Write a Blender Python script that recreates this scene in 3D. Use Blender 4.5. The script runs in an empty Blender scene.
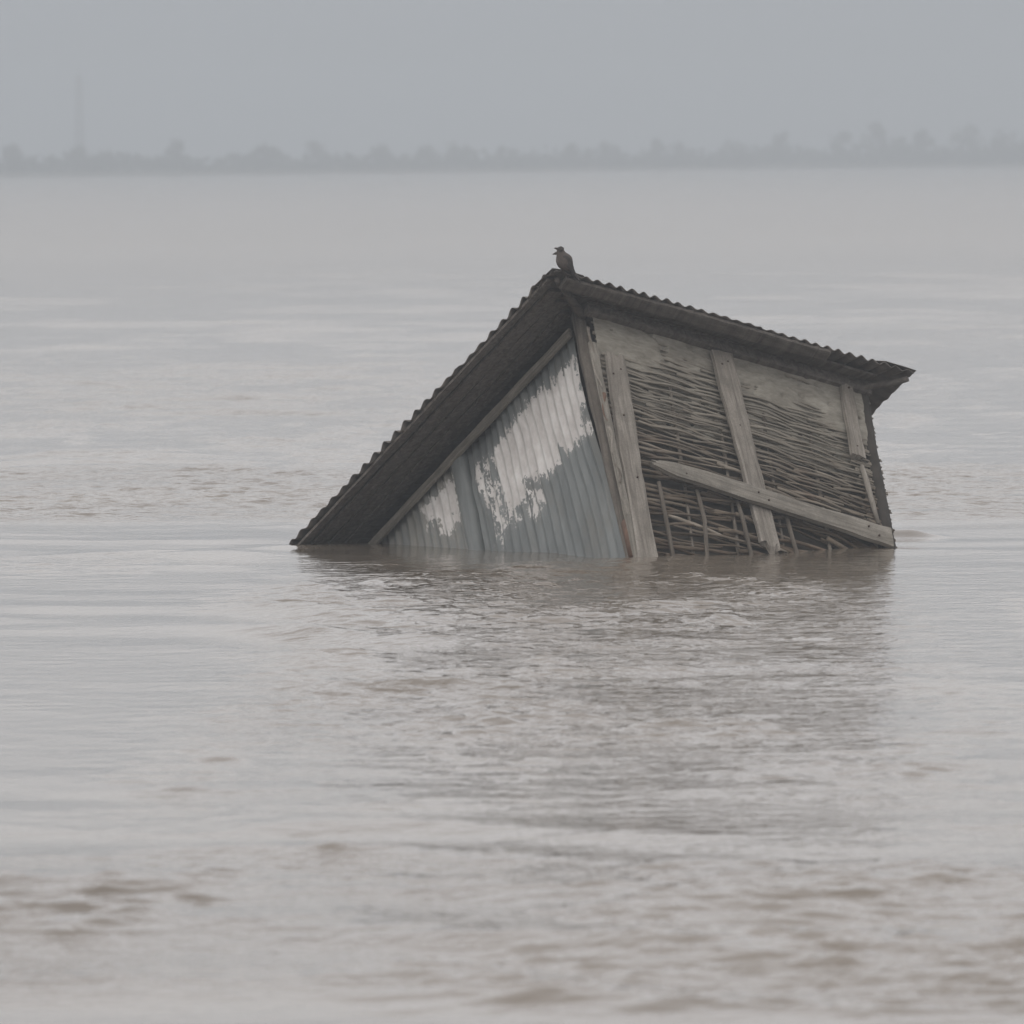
import bpy, math, random
import numpy as np
from mathutils import Vector, Matrix

random.seed(7)
rng = np.random.default_rng(11)
scene = bpy.context.scene
col = scene.collection
R_ = math.radians

# ------------------------------------------------------------------ helpers
def tag(o, label=None, cat=None, group=None, kind=None):
    if label: o['label'] = label
    if cat: o['category'] = cat
    if group: o['group'] = group
    if kind: o['kind'] = kind
    return o

def empty(name, loc=(0, 0, 0)):
    o = bpy.data.objects.new(name, None)
    o.empty_display_size = .1
    o.location = loc
    col.objects.link(o)
    return o

class MB:
    """collects vertices and faces for one mesh"""
    def __init__(self):
        self.v = []; self.f = []
    def add(self, verts, faces):
        n = len(self.v)
        self.v.extend([tuple(p) for p in verts])
        self.f.extend([tuple(i + n for i in f) for f in faces])
    def tube(self, pts, rad, n=6, squash=1.0, up=Vector((0, 0, 1))):
        pts = [Vector(p) for p in pts]
        if not hasattr(rad, '__len__'): rad = [rad] * len(pts)
        vs = []; fs = []
        for i, p in enumerate(pts):
            d = (pts[min(i + 1, len(pts) - 1)] - pts[max(i - 1, 0)]).normalized()
            a = d.cross(up)
            if a.length < 1e-4: a = d.cross(Vector((1, 0, 0)))
            a.normalize(); b = a.cross(d).normalized()
            for k in range(n):
                t = 2 * math.pi * k / n
                vs.append(p + a * (math.cos(t) * rad[i] * squash) + b * (math.sin(t) * rad[i]))
        for i in range(len(pts) - 1):
            for k in range(n):
                k2 = (k + 1) % n
                fs.append((i * n + k, i * n + k2, (i + 1) * n + k2, (i + 1) * n + k))
        fs.append(tuple(range(n - 1, -1, -1)))
        fs.append(tuple((len(pts) - 1) * n + k for k in range(n)))
        self.add(vs, fs)
    def loft(self, rings):
        n = len(rings[0]); vs = [p for r in rings for p in r]; fs = []
        for i in range(len(rings) - 1):
            for k in range(n):
                k2 = (k + 1) % n
                fs.append((i * n + k, i * n + k2, (i + 1) * n + k2, (i + 1) * n + k))
        fs.append(tuple(range(n - 1, -1, -1)))
        fs.append(tuple((len(rings) - 1) * n + k for k in range(n)))
        self.add(vs, fs)
    def build(self, name, mat, parent=None, smooth=True, offset=(0, 0, 0)):
        me = bpy.data.meshes.new(name)
        off = Vector(offset)
        me.from_pydata([Vector(p) + off for p in self.v], [], self.f)
        me.materials.append(mat)
        if smooth:
            me.polygons.foreach_set('use_smooth', [True] * len(me.polygons))
        me.update()
        o = bpy.data.objects.new(name, me)
        col.objects.link(o)
        if parent: o.parent = parent
        return o

def grid_mesh(name, P, mat, parent=None, attrs=None, flip=False):
    """P: (n, m, 3) array -> one grid mesh"""
    n, m = P.shape[:2]
    me = bpy.data.meshes.new(name)
    i = np.arange((n - 1) * (m - 1)); r = i // (m - 1); c = i % (m - 1)
    q = np.stack([r * m + c, r * m + c + 1, (r + 1) * m + c + 1, (r + 1) * m + c], 1)
    if flip: q = q[:, ::-1]
    me.vertices.add(n * m); me.loops.add(q.size); me.polygons.add(len(q))
    me.vertices.foreach_set('co', P.reshape(-1).astype(np.float32))
    me.loops.foreach_set('vertex_index', q.reshape(-1).astype(np.int32))
    me.polygons.foreach_set('loop_start', (np.arange(len(q)) * 4).astype(np.int32))
    me.polygons.foreach_set('use_smooth', np.ones(len(q), bool))
    me.update(calc_edges=True); me.validate()
    for k, a in (attrs or {}).items():
        at = me.attributes.new(k, 'FLOAT', 'POINT')
        at.data.foreach_set('value', a.reshape(-1).astype(np.float32))
    me.materials.append(mat)
    o = bpy.data.objects.new(name, me); col.objects.link(o)
    if parent: o.parent = parent
    return o

_tab = rng.random((256, 256)).astype(np.float32)
def vnoise(x, y):
    xi = np.floor(x).astype(np.int64); yi = np.floor(y).astype(np.int64)
    fx = (x - xi).astype(np.float32); fy = (y - yi).astype(np.float32)
    fx = fx * fx * (3 - 2 * fx); fy = fy * fy * (3 - 2 * fy)
    g = lambda a, b: _tab[a & 255, b & 255]
    return (g(xi, yi) * (1 - fx) + g(xi + 1, yi) * fx) * (1 - fy) + (g(xi, yi + 1) * (1 - fx) + g(xi + 1, yi + 1) * fx) * fy
def fnoise(x, y, oct=4):
    s = 0; a = 1; t = 0
    for k in range(oct):
        s = s + a * vnoise(x * 2 ** k + 17.3 * k, y * 2 ** k + 5.1 * k); t += a; a *= .5
    return s / t
def sst(a, b, x):
    t = np.clip((x - a) / (b - a), 0, 1)
    return t * t * (3 - 2 * t)

# ------------------------------------------------------------------ materials
class NT:
    def __init__(self, name):
        self.m = bpy.data.materials.new(name); self.m.use_nodes = True
        self.t = self.m.node_tree; self.n = self.t.nodes; self.l = self.t.links
        self.b = self.n['Principled BSDF']
    def node(self, typ, **kw):
        o = self.n.new(typ)
        for k, v in kw.items():
            if k.startswith('i_'):
                key = k[2:]
                o.inputs[int(key) if key.isdigit() else key].default_value = v
            else: setattr(o, k, v)
        return o
    def link(self, a, b): self.l.new(a, b)
    def coord(self, scale=(1, 1, 1)):
        c = self.node('ShaderNodeTexCoord'); mp = self.node('ShaderNodeMapping')
        mp.inputs['Scale'].default_value = scale
        self.link(c.outputs['Object'], mp.inputs['Vector'])
        return mp.outputs['Vector']
    def noise(self, vec, scale, detail=6, rough=.6, dist=0):
        o = self.node('ShaderNodeTexNoise')
        o.inputs['Scale'].default_value = scale; o.inputs['Detail'].default_value = detail
        o.inputs['Roughness'].default_value = rough; o.inputs['Distortion'].default_value = dist
        self.link(vec, o.inputs['Vector'])
        return o.outputs['Fac']
    def ramp(self, fac, stops):
        o = self.node('ShaderNodeValToRGB'); e = o.color_ramp.elements
        while len(e) < len(stops): e.new(.5)
        for k, (p, c) in enumerate(stops):
            e[k].position = p; e[k].color = (*c, 1) if len(c) == 3 else c
        self.link(fac, o.inputs['Fac'])
        return o.outputs['Color']
    def mix(self, fac, a, b, mode='MIX'):
        o = self.node('ShaderNodeMix', data_type='RGBA', blend_type=mode)
        for s, v in ((0, fac), (6, a), (7, b)):
            if isinstance(v, (int, float)): o.inputs[s].default_value = v
            elif isinstance(v, tuple): o.inputs[s].default_value = (*v, 1)
            else: self.link(v, o.inputs[s])
        return o.outputs[2]
    def math(self, op, a, b=0.0, clamp=False):
        o = self.node('ShaderNodeMath', operation=op); o.use_clamp = clamp
        for s, v in ((0, a), (1, b)):
            if isinstance(v, (int, float)): o.inputs[s].default_value = v
            else: self.link(v, o.inputs[s])
        return o.outputs[0]
    def bump(self, h, strength=.5, dist=.01):
        o = self.node('ShaderNodeBump'); o.inputs['Strength'].default_value = strength
        o.inputs['Distance'].default_value = dist
        self.link(h, o.inputs['Height']); self.link(o.outputs['Normal'], self.b.inputs['Normal'])
    def base(self, c, rough=.8, spec=.3, metal=0):
        if isinstance(c, tuple): self.b.inputs['Base Color'].default_value = (*c, 1)
        else: self.link(c, self.b.inputs['Base Color'])
        if isinstance(rough, (int, float)): self.b.inputs['Roughness'].default_value = rough
        else: self.link(rough, self.b.inputs['Roughness'])
        self.b.inputs['Specular IOR Level'].default_value = spec
        self.b.inputs['Metallic'].default_value = metal
        return self.m

def wood(name, dark, mid, light, axis='Z', blotch=.5, scale=1.0, rough=.85):
    t = NT(name)
    s = {'Z': (34, 34, 2.2), 'X': (2.2, 34, 34), 'Y': (34, 2.2, 34)}[axis]
    g = t.noise(t.coord(tuple(k * scale for k in s)), 1.0, 8, .62, .8)
    c = t.ramp(g, [(.3, dark), (.5, mid), (.72, light)])
    b = t.noise(t.coord(), 9, 5, .6)
    c = t.mix(t.math('MULTIPLY', t.ramp(b, [(.42, (0, 0, 0)), (.68, (1, 1, 1))]), blotch), c, tuple(k * .55 for k in mid))
    fine = t.noise(t.coord(), 140, 3, .6)
    c = t.mix(.35, c, t.ramp(fine, [(.3, (.25, .25, .25)), (.7, (1, 1, 1))]), 'MULTIPLY')
    t.bump(g, .6, .006)
    return t.base(c, rough, .25)

M = {}
M['plank'] = wood('weathered grey plank', (.125, .109, .092), (.275, .248, .216), (.42, .384, .343), blotch=.55)
M['plank_mossy'] = wood('stained plank', (.135, .122, .102), (.26, .238, .205), (.39, .362, .32), blotch=.6)
M['plank_brown'] = wood('brown board', (.07, .06, .05), (.16, .14, .12), (.26, .235, .205), blotch=.6)
M['dark_wood'] = wood('old dark timber', (.075, .066, .058), (.14, .123, .11), (.22, .196, .175), axis='Y', blotch=.5)
M['dark_wood_x'] = wood('old dark timber across', (.058, .05, .045), (.11, .097, .086), (.175, .155, .138), axis='X', blotch=.5)
M['pole'] = wood('bark stripped pole', (.09, .075, .06), (.18, .155, .13), (.32, .29, .25), blotch=.5)
M['stake'] = wood('pale split stake', (.22, .195, .17), (.36, .33, .30), (.52, .49, .45), blotch=.3)

def m_wattle():
    t = NT('woven twigs')
    oi = t.node('ShaderNodeAttribute', attribute_name='tone')
    g = t.noise(t.coord((3, 40, 90)), 1.0, 6, .65, .5)
    c = t.ramp(oi.outputs['Fac'], [(0, (.05, .038, .028)), (.35, (.115, .09, .068)), (.7, (.19, .158, .125)), (.92, (.29, .252, .21)), (1, (.40, .36, .31))])
    c = t.mix(.8, c, t.ramp(g, [(.28, (.3, .28, .26)), (.62, (1.1, 1.08, 1.05))]), 'MULTIPLY')
    red = t.noise(t.coord((1, 1, 1)), 5, 3, .5)
    c = t.mix(t.math('MULTIPLY', t.ramp(red, [(.56, (0, 0, 0)), (.72, (1, 1, 1))]), .5), c, (.13, .075, .05))
    # silt that has dried on the upper weave
    sp = t.node('ShaderNodeSeparateXYZ'); t.link(t.coord(), sp.inputs[0])
    dz = t.math('ADD', sp.outputs['Z'], t.math('MULTIPLY', t.noise(t.coord((3, 3, 8)), 2.2, 5, .6), .7))
    silt = t.math('MULTIPLY', t.math('SUBTRACT', dz, 1.30), 2.0, True)
    c = t.mix(t.math('MULTIPLY', silt, .66), c, (.285, .265, .228))
    t.bump(g, .5, .004)
    return t.base(c, .85, .25)
M['wattle'] = m_wattle()

def m_daub():
    t = NT('dried mud daub')
    n = t.noise(t.coord((5, 5, 12)), 1.6, 8, .65, .4)
    c = t.ramp(n, [(.3, (.19, .176, .15)), (.5, (.28, .262, .226)), (.7, (.36, .342, .30))])
    f = t.noise(t.coord((20, 20, 60)), 1.5, 5, .6)
    c = t.mix(.45, c, t.ramp(f, [(.3, (.5, .48, .45)), (.65, (1, 1, 1))]), 'MULTIPLY')
    t.bump(t.math('ADD', n, t.math('MULTIPLY', f, .4)), .5, .012)
    return t.base(c, .92, .15)
M['daub'] = m_daub()

def m_metal():
    t = NT('zinc sheet with peeling whitewash')
    n = t.noise(t.coord((9, 9, 1.6)), 1.3, 7, .62, .3)
    zinc = t.ramp(n, [(.28, (.095, .105, .106)), (.5, (.145, .157, .158)), (.72, (.21, .222, .22))])
    # brownish silt stain along the lower half and top edge
    st = t.noise(t.coord((4, 4, 1.5)), 1.5, 6, .6)
    zinc = t.mix(t.math('MULTIPLY', t.ramp(st, [(.5, (0, 0, 0)), (.7, (1, 1, 1))]), .5), zinc, (.155, .145, .125))
    old = t.noise(t.coord((14, 14, 2.4)), 1.2, 6, .7)
    at = t.node('ShaderNodeAttribute', attribute_name='left_part')
    zinc = t.mix(t.math('MULTIPLY', at.outputs['Fac'], t.ramp(old, [(.42, (.15, .15, .15)), (.62, (.85, .85, .85))])), zinc, (.235, .225, .20))
    p = t.node('ShaderNodeAttribute', attribute_name='paint')
    e1 = t.noise(t.coord((1, 30, 9)), 1.0, 8, .68, .3)
    e2 = t.noise(t.coord((1, 95, 42)), 1.0, 5, .65)
    v = t.math('ADD', p.outputs['Fac'], t.math('MULTIPLY', t.math('SUBTRACT', e1, .5), .26))
    v = t.math('ADD', v, t.math('MULTIPLY', t.math('SUBTRACT', e2, .5), .13))
    mask = t.math('MULTIPLY', t.math('ADD', v, .002), 220, True)
    hole = t.noise(t.coord((1, 24, 7)), 1.4, 5, .7, .6)
    mask = t.math('MULTIPLY', mask, t.ramp(hole, [(.285, (0, 0, 0)), (.315, (1, 1, 1))]))
    wn = t.noise(t.coord((1, 12, 4)), 1.3, 6, .65)
    white = t.ramp(wn, [(.28, (.38, .36, .345)), (.5, (.53, .51, .495)), (.7, (.67, .66, .645))])
    thin = t.math('MULTIPLY', t.math('MULTIPLY', t.math('ADD', v, .045), 11, True), .30)
    c = t.mix(thin, zinc, (.42, .40, .385))
    c = t.mix(mask, c, white)
    h = t.math('ADD', t.math('MULTIPLY', mask, .5), t.math('MULTIPLY', n, .3))
    t.bump(h, .35, .003)
    r = t.mix(mask, (.5, .5, .5), (.85, .85, .85))
    return t.base(c, r, .35)
M['metal'] = m_metal()

def m_strip():
    t = NT('bare zinc sheet')
    n = t.noise(t.coord((9, 9, 1.6)), 1.3, 7, .62, .3)
    c = t.ramp(n, [(.28, (.11, .12, .12)), (.5, (.16, .172, .172)), (.72, (.22, .232, .23))])
    t.bump(n, .2, .003)
    return t.base(c, .5, .35)
M['strip'] = m_strip()

def m_roof():
    t = NT('rusted roofing sheet')
    n = t.noise(t.coord((3, 3, 3)), 2.0, 8, .65, .3)
    c = t.ramp(n, [(.3, (.068, .061, .056)), (.5, (.115, .102, .092)), (.7, (.175, .152, .135))])
    f = t.noise(t.coord(), 60, 4, .6)
    c = t.mix(.35, c, t.ramp(f, [(.3, (.5, .5, .5)), (.7, (1, 1, 1))]), 'MULTIPLY')
    t.bump(n, .2, .005)
    return t.base(c, .75, .25)
M['roof'] = m_roof()
def plain(name, a, b, scale=40, rough=.8, stretch=(1, 1, 1)):
    t = NT(name)
    n = t.noise(t.coord(stretch), scale, 6, .6)
    t.bump(n, .3, .003)
    return t.base(t.ramp(n, [(.3, a), (.7, b)]), rough, .25)
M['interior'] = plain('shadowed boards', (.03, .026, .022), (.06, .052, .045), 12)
M['brick'] = plain('brick red rag', (.10, .06, .042), (.17, .105, .075), 30)
M['rust'] = plain('rusty iron', (.035, .022, .016), (.07, .042, .03), 60)
M['feather'] = plain('brown feathers', (.058, .048, .043), (.102, .085, .076), 160)
M['feather_dark'] = plain('dark feathers', (.034, .03, .029), (.06, .053, .05), 160)
M['feather_pale'] = plain('pale breast feathers', (.085, .075, .068), (.135, .12, .11), 160)
M['beak'] = plain('horn', (.035, .03, .026), (.06, .05, .042), 100, .5)
M['eye'] = plain('eye', (.008, .008, .008), (.012, .012, .012), 100, .15)
M['leaf_a'] = plain('tree leaves', (.03, .042, .028), (.055, .07, .045), .8, .7)
M['leaf_b'] = plain('dark tree leaves', (.024, .034, .026), (.045, .056, .04), .8, .7)
M['bark'] = plain('bark', (.05, .045, .04), (.09, .08, .07), 3)
M['bank'] = plain('silty bank', (.11, .10, .08), (.17, .155, .125), .2, .9)
M['steel'] = plain('galvanised steel', (.16, .165, .17), (.22, .225, .23), 2, .5)

def m_water():
    t = NT('silty river water')
    c = t.node('ShaderNodeTexCoord')
    mp = t.node('ShaderNodeMapping'); mp.inputs['Scale'].default_value = (1, 1, 1)
    t.link(c.outputs['Object'], mp.inputs['Vector'])
    v = mp.outputs['Vector']
    at = t.node('ShaderNodeAttribute', attribute_name='chop')
    silt = t.noise(v, .35, 5, .6, .4)
    colr = t.ramp(silt, [(.3, (.14, .115, .09)), (.7, (.195, .164, .132))])
    n1 = t.noise(v, 5.5, 3, .6, .3)
    n2 = t.noise(v, 17.0, 2, .5)
    h = t.math('ADD', n1, t.math('MULTIPLY', n2, .3))
    h = t.math('MULTIPLY', h, at.outputs['Fac'])
    t.bump(h, 1.0, .022)
    t.b.inputs['IOR'].default_value = 1.33
    sw = t.node('ShaderNodeAttribute', attribute_name='swell')
    return t.base(colr, t.math('ADD', t.math('MULTIPLY', sw.outputs['Fac'], .11), .06), .5)
M['water'] = m_water()

# ------------------------------------------------------------------ camera
H = 1.85
pitch = math.atan((512 - 155) / 9675.); roll = R_(0.5)
cam_d = bpy.data.cameras.new('camera'); cam = bpy.data.objects.new('camera', cam_d); col.objects.link(cam)
fwd = Vector((0, math.cos(pitch), -math.sin(pitch))); up0 = Vector((0, math.sin(pitch), math.cos(pitch)))
rt = Vector((1, 0, 0)) * math.cos(roll) - up0 * math.sin(roll); up = rt.cross(fwd)
cam.matrix_world = Matrix(((rt.x, up.x, -fwd.x, 0), (rt.y, up.y, -fwd.y, 0), (rt.z, up.z, -fwd.z, H), (0, 0, 0, 1)))
cam_d.sensor_width = 36; cam_d.lens = 36 * 9675 / 1024.
cam_d.clip_start = .5; cam_d.clip_end = 6000
cam_d.dof.use_dof = True; cam_d.dof.focus_distance = 44.9; cam_d.dof.aperture_fstop = 11
scene.camera = cam

# ------------------------------------------------------------------ world and sun
SUN_EL, SUN_AZ = R_(48), R_(205)
w = bpy.data.worlds.new('World'); scene.world = w; w.use_nodes = True
nt = w.node_tree; bg = nt.nodes['Background']
sky = nt.nodes.new('ShaderNodeTexSky'); sky.sky_type = 'NISHITA'; sky.sun_disc = False
sky.sun_elevation = SUN_EL; sky.sun_rotation = SUN_AZ; sky.dust_density = 4; sky.air_density = 1
tc = nt.nodes.new('ShaderNodeTexCoord'); sep = nt.nodes.new('ShaderNodeSeparateXYZ')
nt.links.new(tc.outputs['Generated'], sep.inputs[0])
rmp = nt.nodes.new('ShaderNodeValToRGB'); e = rmp.color_ramp.elements
stops = [(0, (3.3, 3.55, 3.9)), (.018, (3.5, 3.7, 4.0)), (.045, (6.6, 6.42, 6.48)), (.12, (8.3, 8.1, 8.1)), (.5, (8.2, 7.9, 7.75)), (1, (8.0, 7.9, 7.8))]
while len(e) < len(stops): e.new(.5)
for k, (p, c) in enumerate(stops):
    e[k].position = p; e[k].color = (*[x / 10 for x in c], 1)
nt.links.new(sep.outputs['Z'], rmp.inputs['Fac'])
mp = nt.nodes.new('ShaderNodeMapping'); mp.inputs['Scale'].default_value = (3, 3, 16)
nt.links.new(tc.outputs['Generated'], mp.inputs['Vector'])
cn = nt.nodes.new('ShaderNodeTexNoise'); cn.inputs['Scale'].default_value = 1.6; cn.inputs['Detail'].default_value = 5
nt.links.new(mp.outputs['Vector'], cn.inputs['Vector'])
cr = nt.nodes.new('ShaderNodeMapRange'); cr.inputs['To Min'].default_value = 8.6; cr.inputs['To Max'].default_value = 11.4
nt.links.new(cn.outputs['Fac'], cr.inputs['Value'])
sc_ = nt.nodes.new('ShaderNodeVectorMath'); sc_.operation = 'SCALE'
nt.links.new(rmp.outputs['Color'], sc_.inputs[0]); nt.links.new(cr.outputs['Result'], sc_.inputs['Scale'])
mx = nt.nodes.new('ShaderNodeMix'); mx.data_type = 'RGBA'; mx.inputs[0].default_value = .9
nt.links.new(sky.outputs['Color'], mx.inputs[6]); nt.links.new(sc_.outputs['Vector'], mx.inputs[7])
nt.links.new(mx.outputs[2], bg.inputs['Color'])
bg.inputs['Strength'].default_value = .1

sd = bpy.data.lights.new('sun', 'SUN'); so = bpy.data.objects.new('sun', sd); col.objects.link(so)
sd.energy = .5; sd.angle = R_(25); sd.color = (1, .97, .92)
dv = Vector((math.sin(SUN_AZ) * math.cos(SUN_EL), math.cos(SUN_AZ) * math.cos(SUN_EL), math.sin(SUN_EL)))
so.rotation_euler = dv.to_track_quat('Z', 'Y').to_euler()

# haze: one closed box of even, thin, pale air
hb = MB()
x0, x1, y0, y1, z0, z1 = -1050, 1050, -40, 1700, -3.2, 17
hb.add([(x0, y0, z0), (x1, y0, z0), (x1, y1, z0), (x0, y1, z0), (x0, y0, z1), (x1, y0, z1), (x1, y1, z1), (x0, y1, z1)],
       [(0, 3, 2, 1), (4, 5, 6, 7), (0, 1, 5, 4), (1, 2, 6, 5), (2, 3, 7, 6), (3, 0, 4, 7)])
hm = bpy.data.materials.new('haze air'); hm.use_nodes = True
hn = hm.node_tree.nodes; hn.remove(hn['Principled BSDF'])
pv = hn.new('ShaderNodeVolumePrincipled')
pv.inputs['Color'].default_value = (.68, .74, .80, 1); pv.inputs['Density'].default_value = .00195
pv.inputs['Anisotropy'].default_value = 0
hm.node_tree.links.new(pv.outputs[0], hn['Material Output'].inputs['Volume'])
hz = hb.build('haze', hm, smooth=False)
tag(hz, 'thin pale even mist over the whole river', 'haze', kind='stuff')

# ------------------------------------------------------------------ water
def make_water():
    apex = -6.0
    near = np.exp(np.linspace(math.log(6.5), math.log(20), 60))[:-1]
    lg = [math.log(20)]
    while lg[-1] < math.log(206):
        lg.append(lg[-1] + .00082 + .0030 * max(0, (lg[-1] - math.log(62)) / (math.log(206) - math.log(62))) ** 1.3)
    mid = np.exp(np.array(lg))
    far = np.exp(np.linspace(lg[-1], math.log(1362), 200))[1:]
    rr = np.concatenate([near, mid, far])                 # distance from the apex
    inner = np.linspace(-.066, .066, 480)
    side = .066 + (np.linspace(0, 1, 60)[1:] ** 2) * .42
    tt = np.concatenate([-side[::-1], inner, side])
    Y = (rr + apex)[:, None] + 0 * tt[None]; X = rr[:, None] * tt[None]
    X = X.astype(np.float32); Y = Y.astype(np.float32)
    dr = np.gradient(rr)[:, None].astype(np.float32)
    dx = (np.gradient(tt)[None] * rr[:, None]).astype(np.float32)
    # local roughness of the current, by place
    n1 = fnoise(X / 5 + 3, Y / 9 + 1, 4); n2 = fnoise(X / 1.6 + 40, Y / 3.2 + 9, 3)
    chop = .22 + .30 * sst(.48, .68, n1) + .16 * sst(.5, .75, n2)
    wob = (fnoise(X / 3 + 70, Y / 40 + 2, 3) - .5) * 2
    band = lambda a, b, s, sx=0: sst(a - s, a + s, Y + wob * 2.2 + sx * X) * (1 - sst(b - s, b + s, Y + wob * 2.2 + sx * X))
    chop = chop * (1 - .85 * band(45.2, 49.2, .7, -.25) * sst(.5, 1.6, np.abs(X - .4)))      # slack water beside the hut
    chop = chop + 1.7 * band(49.5, 57.5, .8, -.2) * (.6 + .6 * n2)                            # current line behind
    wake = sst(24.5, 31, Y) * (1 - sst(43.6, 44.8, Y)) * (1 - sst(.9, 1.7, np.abs(X - .35 + wob * .5)))
    chop = chop + .74 * wake * (.55 + .6 * sst(.35, .65, n2))
    calm = sst(26, 29, Y) * (1 - sst(42, 45, Y)) * (1 - sst(-1.6, -.6, X + wob * .6))
    chop = chop * (1 - .72 * calm)
    calm2 = sst(26, 29, Y) * (1 - sst(41, 44, Y)) * sst(1.3, 2.1, X + wob * .4)
    chop = chop * (1 - .6 * calm2)
    chop = chop + 1.0 * band(21.2, 25.8, .5) * (.55 + .75 * sst(.4, .65, n2))
    chop = chop * (1 - .8 * (1 - sst(20.4, 21.6, Y + wob * .5)))
    chop = chop * (1 - .62 * sst(41.2, 43.4, Y) * (1 - sst(47, 48, Y)) * (1 - sst(1.9, 2.3, np.abs(X - .4))))
    farf = sst(60, 75, Y)
    chop = chop * (1 - farf) + farf * (.42 + .55 * sst(.45, .65, fnoise(X / 14, Y / 40, 3)))
    Z = np.zeros_like(X)
    for k in range(84):
        lam = .095 * (6.0 ** ((k + random.random()) / 84.))          # .11 - .8 m
        th = random.gauss(.5 * math.pi, .6) if k % 3 else random.uniform(0, math.pi)
        kx = 2 * math.pi / lam * math.cos(th); ky = 2 * math.pi / lam * math.sin(th)
        steep = .0165 * (1.0 if lam < .24 else (.24 / lam) ** 1.1)
        fade = (1 - sst(.22 * lam, .40 * lam, dr * abs(math.sin(th)))) * (1 - sst(.22 * lam, .40 * lam, dx * abs(math.cos(th))))
        # irregular: phase is bent by slow noise
        ph = random.uniform(0, 6.28) + 2.2 * wob * (1 + (k % 5))
        a = steep * lam / (2 * math.pi)
        s = np.sin((kx * X + ky * Y + ph).astype(np.float32))
        Z += (a * fade) * (s + .25 * s * s)
    n3 = fnoise(X / .55 + 11, Y / 2.4 + 31, 4)
    gain = chop * (.40 + 2.2 * sst(.45, .70, n3))
    Z *= 1.6 * np.tanh(gain / 1.6)
    # low swells drawn out along the current
    Z += .004 * (fnoise(X / 1.2, Y / 1.5, 3) - .5) * np.clip(chop, .2, 1.2) * (1 - sst(90, 140, Y))
    SW = np.zeros_like(X)
    for k in range(16):
        lam = .75 * (2.8 ** ((k + random.random()) / 16.)); th = random.gauss(.5 * math.pi, .38)
        kx = 2 * math.pi / lam * math.cos(th); ky = 2 * math.pi / lam * math.sin(th)
        fade = 1 - sst(.2 * lam, .4 * lam, dr)
        sn = np.sin((kx * X + ky * Y + random.uniform(0, 6.28) + 3.0 * wob * (1 + k % 4)).astype(np.float32))
        SW += .0105 * lam / (2 * math.pi) * fade * (sn + .2 * sn * sn)
    Z += SW * (.25 + .95 * sst(.42, .62, fnoise(X / 2.2 + 5, Y / 4.5 + 60, 3))) * (1 - .75 * (1 - sst(20.4, 21.6, Y))) * (1 - .7 * calm) * (1 - .5 * calm2)
    def ridge(xa, ya, xb, yb, h, wd):
        t = np.clip(((X - xa) * (xb - xa) + (Y - ya) * (yb - ya)) / ((xb - xa) ** 2 + (yb - ya) ** 2), 0, 1)
        d = np.hypot(X - xa - t * (xb - xa), Y - ya - t * (yb - ya))
        return h * np.exp(-(d / wd) ** 2) * (.45 + .9 * n2)
    Z += ridge(-1.08, 45.9, -2.9, 44.3, .012, .16)
    Z += ridge(-1.5, 46.6, -4.5, 47.5, .008, .2)
    Z += ridge(1.72, 46.5, 1.90, 46.45, .040, .12)
    Z += ridge(1.6, 45.0, 3.2, 44.2, .004, .2)
    Z += ridge(1.7, 49.0, 4.0, 50.4, .018, .25)
    Z *= 1 - sst(150, 200, Y)
    P = np.stack([X, Y, Z], -1)
    o = grid_mesh('water', P, M['water'], attrs={'chop': (.12 + .88 * np.clip(chop, 0, 1.4) * (1 - .75 * sst(70, 200, Y))).astype(np.float32), 'swell': sst(60, 240, Y)})
    tag(o, 'wide brown flood water with long ripples reaching the far bank', kind='structure')
make_water()

# ------------------------------------------------------------------ far bank, trees, mast
def bank_y(x):
    return 1075 + 80 * np.tanh(x / 50.)
def make_bank():
    xs = np.linspace(-1000, 1000, 160); ys = np.array([-22., -17, -10, 16, 90, 330.])
    zs = np.array([-.6, .03, .2, .4, .5, .6])
    P = np.zeros((len(ys), len(xs), 3))
    for j in range(len(ys)):
        P[j, :, 0] = xs; P[j, :, 1] = bank_y(xs) + ys[j] + 6 * fnoise(xs / 30, xs * 0 + j * .3, 3); P[j, :, 2] = zs[j] + .3 * fnoise(xs / 17, xs * 0 + j, 3)
    o = grid_mesh('far_bank', P, M['bank'])
    tag(o, 'low silty bank on the far side of the river', kind='structure')
make_bank()

def leaf_quads(mb, pts, size, rnd):
    for p in pts:
        d1 = Vector((rnd.gauss(0, 1), rnd.gauss(0, 1), rnd.gauss(0, 1))).normalized()
        d2 = d1.cross(Vector((rnd.gauss(0, 1), rnd.gauss(0, 1), rnd.gauss(0, 1)))).normalized()
        s = size * rnd.uniform(.6, 1.3); p = Vector(p)
        mb.add([p - d1 * s - d2 * s * .6, p + d1 * s - d2 * s * .6, p + d1 * s * .7 + d2 * s * .6, p - d1 * s * .7 + d2 * s * .6], [(0, 1, 2, 3)])

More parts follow.
